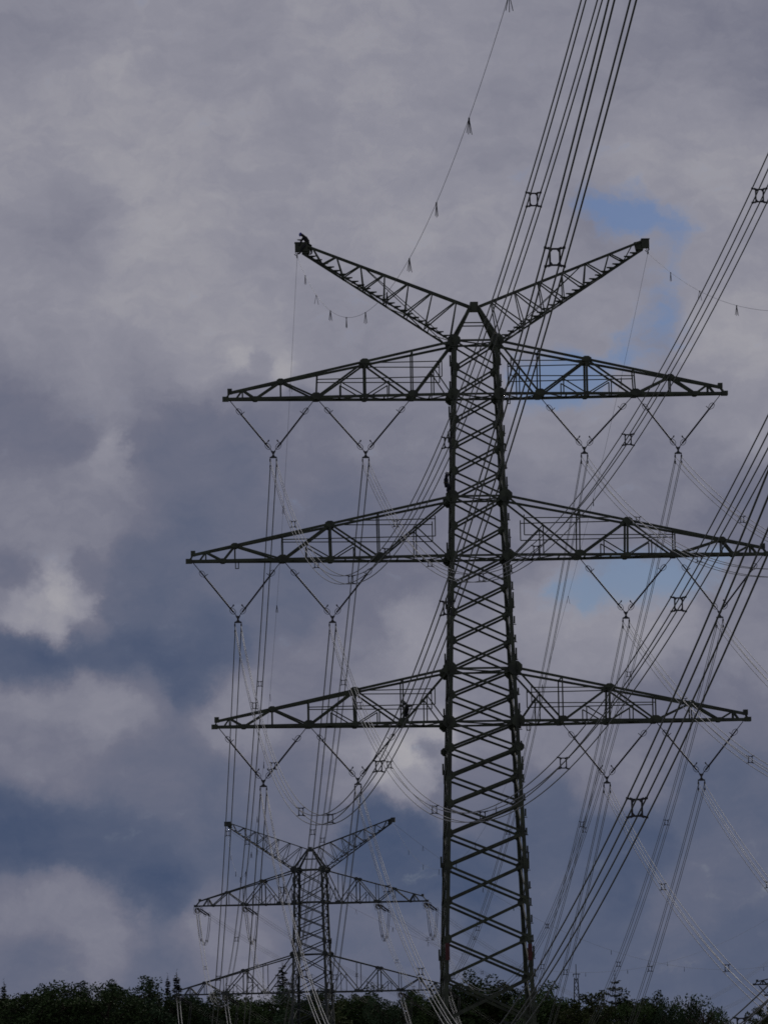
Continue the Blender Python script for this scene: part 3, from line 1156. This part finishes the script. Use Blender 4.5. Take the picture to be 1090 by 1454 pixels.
# ------------------------------------------------------------------ slender distant mast
mbp = W(821, 1560, 2.35)
mbp.z = ground_z(mbp.x, mbp.y)
mz = W(821, 1369, 2.35).z - mbp.z
mr = empty('radio_mast', mbp, 'slender grey lattice mast with a short cross bar standing behind the trees at right', 'mast')
ms = MB()
HZ = [i * mz / 22 for i in range(21)]


def mw(z):
    return lerp(1.35, .28, min(1, z / (mz * .92)))


for sx in (-1, 1):
    for sy in (-1, 1):
        ms.bar((sx * mw(0), sy * mw(0), 0), (sx * mw(HZ[-1]), sy * mw(HZ[-1]), HZ[-1]), .13, .13)
for i in range(20):
    a_, b_ = HZ[i], HZ[i + 1]
    for sg in (-1, 1):
        ms.bar((-mw(a_), sg * mw(a_), a_), (mw(b_), sg * mw(b_), b_), .08, .08)
        ms.bar((mw(a_), sg * mw(a_) * .97, a_), (-mw(b_), sg * mw(b_) * .97, b_), .08, .08)
        ms.bar((sg * mw(a_), -mw(a_), a_), (sg * mw(b_), mw(b_), b_), .08, .08)
ms.build('lattice_body', HAZEPAINT, mr)
ms = MB()
ms.bar((0, 0, HZ[-1] - .5), (0, 0, mz), .12, .12)
ms.build('antenna', HAZEPAINT, mr)
ms = MB()
zc_ = W(821, 1383, 2.35).z - mbp.z
ms.bar((-.6, 0, zc_), (.75, 0, zc_), .16, .16)
ms.bar((-.5, 0, zc_ - .5), (-.5, 0, zc_), .1, .1)
ms.bar((.45, 0, zc_ - .7), (.45, 0, zc_), .1, .1)
ms.build('cross_bar', HAZEPAINT, mr)


# ------------------------------------------------------------------ linemen
def grow(verts, edges, radii, root_i, sub=1):
    me = bpy.data.meshes.new('person')
    me.from_pydata(verts, edges, [])
    ob = bpy.data.objects.new('tmp', me)
    COL.objects.link(ob)
    sk = ob.modifiers.new('skin', 'SKIN')
    sk.use_smooth_shade = True
    for i, v in enumerate(me.skin_vertices[0].data):
        r = radii[i]
        v.radius = (r, r) if not isinstance(r, tuple) else r
        v.use_root = (i == root_i)
    ss = ob.modifiers.new('sub', 'SUBSURF')
    ss.levels = sub
    ss.render_levels = sub
    dg = bpy.context.evaluated_depsgraph_get()
    ev = ob.evaluated_get(dg)
    m2 = bpy.data.meshes.new_from_object(ev)
    bpy.data.objects.remove(ob)
    return m2


def person(J, label, cloth, helmet, face=(-1, 0), bulk=1.3):
    """J: joint name -> world point. One continuous clothed body, head and hands; helmet and harness on top"""
    o = J['pelvis'].copy()
    V, E, R_ = [], [], []

    def add(p, r, par=None):
        V.append(tuple(Vector(p) - o))
        R_.append(tuple(q * bulk for q in r) if isinstance(r, tuple) else (r * bulk if r > .013 else r))
        if par is not None:
            E.append((par, len(V) - 1))
        return len(V) - 1
    fd = Vector((face[0], face[1], 0)).normalized()
    side = Vector((-fd.y, fd.x, 0))
    neck, hd = J['neck'], J['head']
    pe = add(J['pelvis'], (.20, .17))
    wa_ = add(J['pelvis'].lerp(neck, .38), (.21, .17), pe)
    chst = add(J['pelvis'].lerp(neck, .78) - fd * .02, (.25, .20), wa_)
    nk = add(neck, .085, chst)
    hdir = (hd - neck).normalized()
    jaw = add(neck.lerp(hd, .55) + fd * .02, .10, nk)
    cr = add(hd, .115, jaw)
    add(hd + hdir * .08, .075, cr)
    nose = add(neck.lerp(hd, .7) + fd * .115, .018, jaw)
    for sg, s_ in ((-1, 'l'), (1, 'r')):
        sh = J['neck'].lerp(J['pelvis'], .14) + side * .21 * sg
        i0 = add(sh, .105, chst)
        i1 = add(J['elbow_' + s_], .072, i0)
        i2 = add(J['hand_' + s_], .045, i1)
        d = (J['hand_' + s_] - J['elbow_' + s_]).normalized()
        lat = d.cross(Vector((.3, .9, .2))).normalized()
        nrm = d.cross(lat)
        i3 = add(J['hand_' + s_] + d * .06, (.042, .026), i2)
        for k_ in range(4):
            b_ = J['hand_' + s_] + d * .09 + lat * (.022 * (k_ - 1.5))
            ln = (.06, .072, .068, .05)[k_]
            f1 = add(b_, .0095, i3)
            f2 = add(b_ + d * ln * .55 + nrm * .012, .009, f1)
            add(b_ + d * ln * .85 + nrm * .04, .008, f2)
        th = add(J['hand_' + s_] + d * .035 + lat * .045, .011, i3)
        add(J['hand_' + s_] + d * .075 + lat * .06 + nrm * .025, .009, th)
        hp = add(J['pelvis'] + side * .1 * sg - Vector((0, 0, .04)), .13, pe)
        kn = add(J['knee_' + s_], .092, hp)
        ca = add(J['knee_' + s_].lerp(J['foot_' + s_], .35), .08, kn)
        an = add(J['foot_' + s_], .06, ca)
        add(J['foot_' + s_] + fd * .09 - Vector((0, 0, .05)), (.05, .04), an)
        add(J['foot_' + s_] + fd * .19 - Vector((0, 0, .06)), (.045, .03), len(V) - 1)
    me = grow(V, E, R_, 0)
    ob = bpy.data.objects.new('person', me)
    COL.objects.link(ob)
    ob.location = o
    me.materials.clear()
    me.materials.append(cloth)
    me.materials.append(SKIN)
    hl = [hd - o] + [J['hand_l'] - o, J['hand_r'] - o]
    for p in me.polygons:
        c = p.center
        if (c - hl[0]).length < .14 and (c - hl[0]).dot(fd) > 0:
            p.material_index = 1
    tag(ob, label, 'person', 'linemen')
    # helmet: shell with a rim
    mb = MB()
    ring_ = []
    hz = hdir
    hx = (fd - hz * fd.dot(hz)).normalized()
    hy = hz.cross(hx)
    K = 14
    rows = [(0, .155, .175), (.02, .14, .15), (.07, .125, .135), (.11, .095, .10), (.135, .05, .05), (.142, .012, .012)]
    n0 = 0
    for (h_, ry, rx) in rows:
        for i in range(K):
            t = 2 * math.pi * i / K
            mb.v.append(tuple(hd + hz * (h_ * bulk + .0) + hx * rx * bulk * .92 * math.cos(t) + hy * ry * bulk * .92 * math.sin(t)))
    for r0 in range(len(rows) - 1):
        for i in range(K):
            j = (i + 1) % K
            mb.f.append((r0 * K + i, r0 * K + j, (r0 + 1) * K + j, (r0 + 1) * K + i))
    mb.f.append(tuple((len(rows) - 1) * K + i for i in range(K)))
    mb.f.append(tuple(reversed(range(K))))
    h_ = mb.build('helmet', helmet, ob, o, True)
    # harness: waist belt, shoulder straps
    mb = MB()
    sp_ = (neck - J['pelvis']).normalized()
    cx = (fd - sp_ * fd.dot(sp_)).normalized()
    cy = sp_.cross(cx)
    wc = J['pelvis'].lerp(neck, .18)
    mb.tube([wc + cx * .20 * math.cos(t) + cy * .235 * math.sin(t) for t in [i * math.pi / 6 for i in range(12)]], .024, 5, True)
    for sg in (-1, 1):
        mb.tube([wc + cx * .16 + cy * .1 * sg, neck - sp_ * .2 + cx * .165 + cy * .11 * sg, neck - sp_ * .02 + cy * .12 * sg, neck - sp_ * .2 - cx * .17 + cy * .08 * sg, wc - cx * .16 + cy * .05 * sg], .018, 5)
    mb.build('harness', ROPE, ob, o)
    return ob


def J3(tab, u, depth):
    """joint table in photo pixels with a depth offset in metres (toward the viewer is negative)"""
    return {k: W(x, y, u + dz / D) for k, (x, y, dz) in tab.items()}


uL = uplane(436)
person(J3(dict(pelvis=(437.2, 344.5, 0), neck=(431.0, 334.8, 0), head=(427.6, 333.2, 0),
               elbow_l=(428.5, 341, -.28), hand_l=(425.0, 347.5, -.42), elbow_r=(429, 341, .28), hand_r=(424.5, 340.6, .36),
               knee_l=(430.0, 350.2, -.42), foot_l=(425.8, 359.5, -.42), knee_r=(441.5, 352, .3), foot_r=(442.5, 360, .34)), uL, 0),
       'person in dark clothes and blue helmet bending over the left peak of the near pylon', CLOTH, BLUE)
hL = interp(HW, Z(685))
uC = (BASE.y - hL) / D - .3 / D
person(J3(dict(pelvis=(633.0, 687.5, 0), neck=(633.2, 676.8, 0), head=(634.4, 673.2, 0),
               elbow_l=(632.8, 679, -.3), hand_l=(636.5, 674.5, -.14), elbow_r=(634.5, 676.5, .26), hand_r=(637.2, 671.6, .14),
               knee_l=(637.0, 688.5, -.2), foot_l=(634.0, 697.2, -.16), knee_r=(638.2, 691.5, .2), foot_r=(634.8, 700.0, .16)), uC, 0),
       'person in dark clothes climbing the left leg of the near pylon above the middle crossarm', CLOTH2, GREY, (1, 0))
person(J3(dict(pelvis=(576.2, 1011.0, 0), neck=(577.6, 1001.6, -.05), head=(573.6, 998.2, -.08),
               elbow_l=(573.5, 1006, -.28), hand_l=(570.0, 1002.2, -.36), elbow_r=(581.5, 1002.6, .2), hand_r=(585.8, 1001.4, .3),
               knee_l=(573.0, 1017.5, -.2), foot_l=(571.0, 1025.4, -.2), knee_r=(577.6, 1018.5, .2), foot_r=(575.4, 1025.6, .2)), uplane(574) - 1.1 / D, 0),
       'person in dark clothes standing inside the left part of the bottom crossarm', CLOTH, GREY, (-1, 0))


# ------------------------------------------------------------------ trees
def leaf_cloud(mb, c, r, n, size, rng, flat=.8):
    for _ in range(n):
        while True:
            p = Vector((rng.uniform(-1, 1), rng.uniform(-1, 1), rng.uniform(-1, 1)))
            if .15 < p.length < 1:
                break
        p = p * (p.length ** -.45)
        q = c + Vector((p.x * r, p.y * r, p.z * r * flat))
        s_ = size * rng.uniform(.6, 1.3)
        a_ = Vector((rng.gauss(0, 1), rng.gauss(0, 1), rng.gauss(0, .7))).normalized()
        b_ = a_.cross(Vector((rng.gauss(0, 1), rng.gauss(0, 1), rng.gauss(0, 1)))).normalized()
        k = len(mb.v)
        mb.v += [tuple(q - a_ * s_), tuple(q + b_ * s_ * .55), tuple(q + a_ * s_), tuple(q - b_ * s_ * .55)]
        mb.f.append((k, k + 1, k + 2, k + 3))


def make_broad(seed, h, wd_, dens, size, lm, gaps=False):
    rng = random.Random(seed)
    tr, cr = MB(), MB()
    lean = Vector((rng.uniform(-.4, .4), rng.uniform(-.4, .4), 0))
    tp = [Vector((0, 0, -.6)), Vector((0, 0, h * .2)) + lean * .3, Vector((0, 0, h * .5)) + lean, Vector((0, 0, h * .93)) + lean * 1.4]
    tr.tube(tp, [.42, .34, .22, .05], 8)
    nb = 26 if not gaps else 34
    for i in range(nb):
        t = rng.uniform(.0, 1) ** .8
        z0 = h * lerp(.3, .86, t)
        az = i * 2.4 + rng.uniform(-.5, .5)
        prof = math.sin(math.pi * min(1, max(.05, (.18 + .82 * (1 - t))))) ** .6
        L = wd_ * .5 * prof * rng.uniform(.65, 1.1)
        base = Vector((0, 0, z0)) + lean * (z0 / h)
        dr = Vector((math.cos(az), math.sin(az), 0))
        e = base + dr * L + Vector((0, 0, L * rng.uniform(.35, .95) + .3))
        m_ = base.lerp(e, .5) + Vector((0, 0, L * .12))
        tr.tube([base, m_, e], [.13, .08, .03], 5)
        for k in range(3):
            e2 = m_.lerp(e, rng.uniform(.2, 1)) + Vector((rng.uniform(-1, 1), rng.uniform(-1, 1), rng.uniform(.1, 1.1))) * (.18 * wd_ * .5 + .35)
            tr.tube([m_.lerp(e, .6), e2], [.05, .018], 4)
            leaf_cloud(cr, e2, rng.uniform(.65, 1.15) * wd_ * .105, int(dens * rng.uniform(.6, 1.2)), size, rng)
        leaf_cloud(cr, e, rng.uniform(.7, 1.25) * wd_ * .12, int(dens * rng.uniform(.8, 1.3)), size, rng)
    if not gaps:
        leaf_cloud(cr, Vector((0, 0, h * .60)) + lean, wd_ * .36, dens * 12, size * 1.2, rng, 1.0)
        for i in range(7):
            a_ = i * .9
            leaf_cloud(cr, Vector((math.cos(a_) * wd_ * .22, math.sin(a_) * wd_ * .22, h * rng.uniform(.70, .86))) + lean, wd_ * rng.uniform(.16, .21), int(dens * 4), size * 1.1, rng, .9)
    for i in range(9):
        e = Vector((rng.uniform(-.18, .18) * wd_, rng.uniform(-.18, .18) * wd_, h * rng.uniform(.86, 1.0))) + lean
        leaf_cloud(cr, e, wd_ * rng.uniform(.06, .12), int(dens * .8), size, rng)
    return tr, cr, BARK, lm, 'trunk', 'crown'


def make_conifer(seed, h, wd_, layered=False):
    rng = random.Random(seed)
    tr, cr = MB(), MB()
    tr.tube([(0, 0, -.6), (0, 0, h * .5), (0, 0, h)], [.3, .18, .03], 7)
    n = 40 if not layered else 15
    for i in range(n):
        t = (i / n) ** .85
        z = h * lerp(.18 if not layered else .30, .985, t)
        L0 = wd_ * .5 * (1 - t) ** (.85 if not layered else .55) + .22
        m_ = 7 if not layered else 6
        for k in range(m_):
            az = k * 2 * math.pi / m_ + i * 1.1 + rng.uniform(-.3, .3)
            L = L0 * rng.uniform(.45, 1.15)
            dr = Vector((math.cos(az), math.sin(az), 0))
            b_ = Vector((0, 0, max(h * .15, z + rng.uniform(-.6, .35) * (1 if not layered else .3))))
            drop = (-.22 + .3 * t) * L if not layered else .22 * L
            e = b_ + dr * L + Vector((0, 0, drop))
            m2 = b_.lerp(e, .55) + Vector((0, 0, -.08 * L))
            tr.tube([b_, m2, e], [.05, .035, .012], 4)
            cnt = int(12 + 24 * L)
            for _ in range(cnt):
                q = rng.uniform(.12, 1.02)
                p = b_.lerp(e, q) + Vector((0, 0, -.08 * L * (1 - abs(2 * q - 1))))
                sd_ = dr.cross(Vector((0, 0, 1)))
                w_ = .34 * L * (1 - q * .6) * rng.uniform(-1, 1)
                p = p + sd_ * w_ * .6
                d = (dr + sd_ * (1.2 if w_ > 0 else -1.2) * rng.uniform(.2, 1) + Vector((0, 0, rng.uniform(-.6, .15)))).normalized()
                s_ = rng.uniform(.22, .45)
                wv_ = d.cross(Vector((rng.gauss(0, .5), rng.gauss(0, .5), 1))).normalized() * .09
                k0 = len(cr.v)
                cr.v += [tuple(p - wv_), tuple(p + d * s_ - wv_ * .4), tuple(p + d * s_ + wv_ * .4), tuple(p + wv_)]
                cr.f.append((k0, k0 + 1, k0 + 2, k0 + 3))
    for _ in range(30):
        z = h * rng.uniform(.9, 1.02)
        k0 = len(cr.v)
        a_ = rng.uniform(0, 6.28)
        d = Vector((math.cos(a_) * .22, math.sin(a_) * .22, .22))
        p = Vector((0, 0, z - .2))
        cr.v += [tuple(p), tuple(p + d + Vector((.05, 0, 0))), tuple(p + d)]
        cr.f.append((k0, k0 + 1, k0 + 2))
    return tr, cr, BARK, NEEDLE, 'trunk', 'crown'


PROTO = {}


def proto(kind, made):
    tr, cr, m1, m2, a_, b_ = made
    mt = tr.build('trunk', m1)
    mc = cr.build('crown', m2)
    PROTO[kind] = (mt.data, mc.data)
    bpy.data.objects.remove(mt)
    bpy.data.objects.remove(mc)


proto('b0', make_broad(1, 22, 9.5, 62, .20, LEAF[0]))
proto('b1', make_broad(2, 22, 8.0, 58, .20, LEAF[1]))
proto('b2', make_broad(3, 22, 11.0, 66, .21, LEAF[2]))
proto('b3', make_broad(4, 22, 8.8, 56, .19, LEAF[0]))
proto('loose', make_broad(9, 22, 9.5, 13, .22, LEAF[2], True))
proto('spruce', make_conifer(5, 24, 6.0))
proto('spruce2', make_conifer(6, 24, 4.6))
proto('pine', make_conifer(8, 22, 7.5, True))
PH = dict(b0=23, b1=23, b2=23, b3=23, loose=23, spruce=24, spruce2=24, pine=22)


def tree(kind, x, ytop, u, label, group, wsc=1.0):
    p = W(x, ytop, u)
    gz = ground_z(p.x, p.y)
    h = p.z - gz
    nm = 'broadleaf_tree' if kind[0] in 'bl' else ('pine_tree' if kind == 'pine' else 'spruce_tree')
    r_ = empty(nm, (p.x, p.y, gz), label, 'tree', group, random.uniform(0, 6.28))
    s_ = h / PH[kind]
    r_.scale = (s_ * wsc, s_ * wsc, s_)
    for nme, me in zip(('trunk', 'crown'), PROTO[kind]):
        c = bpy.data.objects.new(nme, me)
        COL.objects.link(c)
        c.parent = r_
    return r_


ORD = 'first second third fourth fifth sixth seventh eighth ninth tenth eleventh twelfth thirteenth fourteenth'.split()
FRONT = [  # column, row of the top, kind, width factor
 (8, 1410, 'b1', .9), (32, 1405, 'b3', .8), (57, 1396, 'b0', .95), (86, 1402, 'b2', .7), (118, 1402, 'b1', .9), (147, 1396, 'b0', .9),
 (170, 1397, 'b3', .8), (187, 1391, 'b2', .8), (212, 1403, 'b1', .9), (240, 1407, 'b0', .8), (272, 1410, 'b3', .8), (300, 1409, 'b2', .7),
 (330, 1405, 'b1', .9), (362, 1405, 'b0', .8), (398, 1404, 'b3', .8), (428, 1405, 'b2', .6), (462, 1404, 'b1', .8), (497, 1395, 'b0', .9),
 (522, 1412, 'b3', .5), (560, 1410, 'b2', .6), (586, 1408, 'b1', .7), (609, 1399, 'b0', .7),
 (645, 1389, 'b3', .7), (668, 1384, 'b0', .7), (694, 1391, 'b1', .7), (722, 1398, 'b2', .7), (762, 1395, 'b0', .75), (788, 1412, 'b3', .6), (808, 1422, 'b1', .5),
 (838, 1398, 'b1', .75), (862, 1414, 'b2', .5), (890, 1412, 'b3', .6), (912, 1401, 'b0', .65), (935, 1406, 'b3', .6), (962, 1422, 'b2', .45), (1082, 1424, 'b1', .6)]
SECT = [(0, 255, 'left of the far pylon'), (255, 625, 'around the far pylon foot'), (625, 825, 'behind the near pylon legs'), (825, 1100, 'at lower right')]
cnt = {}
for (x, y, kd, ws_) in FRONT:
    for i, (a_, b_, nm) in enumerate(SECT):
        if a_ <= x < b_:
            cnt[i] = cnt.get(i, 0) + 1
            uu = random.uniform(2.02, 2.07) if x > 630 else random.uniform(2.04, 2.14)
            tree(kd, x, y + random.choice((-3, 1, 2, 6)) + (2 if x > 800 else 0), uu, '%s leafy tree from the left among those %s' % (ORD[cnt[i] - 1], nm), 'front row of leafy trees', ws_ * 1.25)
for (x, y, kd, lb, ws_) in (
        (6, 1393, 'spruce2', 'thin spruce tip rising at the far left edge of the wood', .7),
        (214, 1387, 'spruce', 'round-topped spruce left of the pair of spruces near the far pylon', .75),
        (238, 1385, 'spruce2', 'left spruce of the close pair beside the far pylon left arm', .7),
        (251, 1380, 'spruce2', 'taller right spruce of the close pair beside the far pylon left arm', .95),
        (401, 1367, 'spruce', 'tall dark spruce directly behind the far pylon body', 1.15),
        (444, 1397, 'spruce2', 'short spruce tip just right of the far pylon body', .8),
        (872, 1382, 'pine', 'lone layered pine with open branches right of the slender mast', .72),
        (950, 1428, 'spruce2', 'small thin spruce tip in the gap at lower right', .5)):
    tree(kd, x, y, 2.06 if x > 600 else 2.10, lb, 'conifers above the wood', ws_)
tree('loose', 997, 1403, 2.03, 'loose airy tree with see-through branches at lower right', 'airy trees', .82)
tree('loose', 1030, 1432, 2.05, 'low bending sparse tree right of the airy tree', 'airy trees', .5)
for i in range(58):
    x = -30 + i * 20 + random.uniform(-8, 8)
    if 1015 < x < 1070:
        continue
    y = random.uniform(1418, 1432) + (10 if 940 < x < 1080 or 800 < x < 825 else 0)
    u = (random.uniform(2.08, 2.12) if x > 640 else random.uniform(2.16, 2.3))
    tree(random.choice(('b0', 'b1', 'b2', 'b3')), x, y, u, 'leafy treetop filling the wood behind the front row of trees', 'trees filling the wood behind', random.uniform(.7, 1.0))
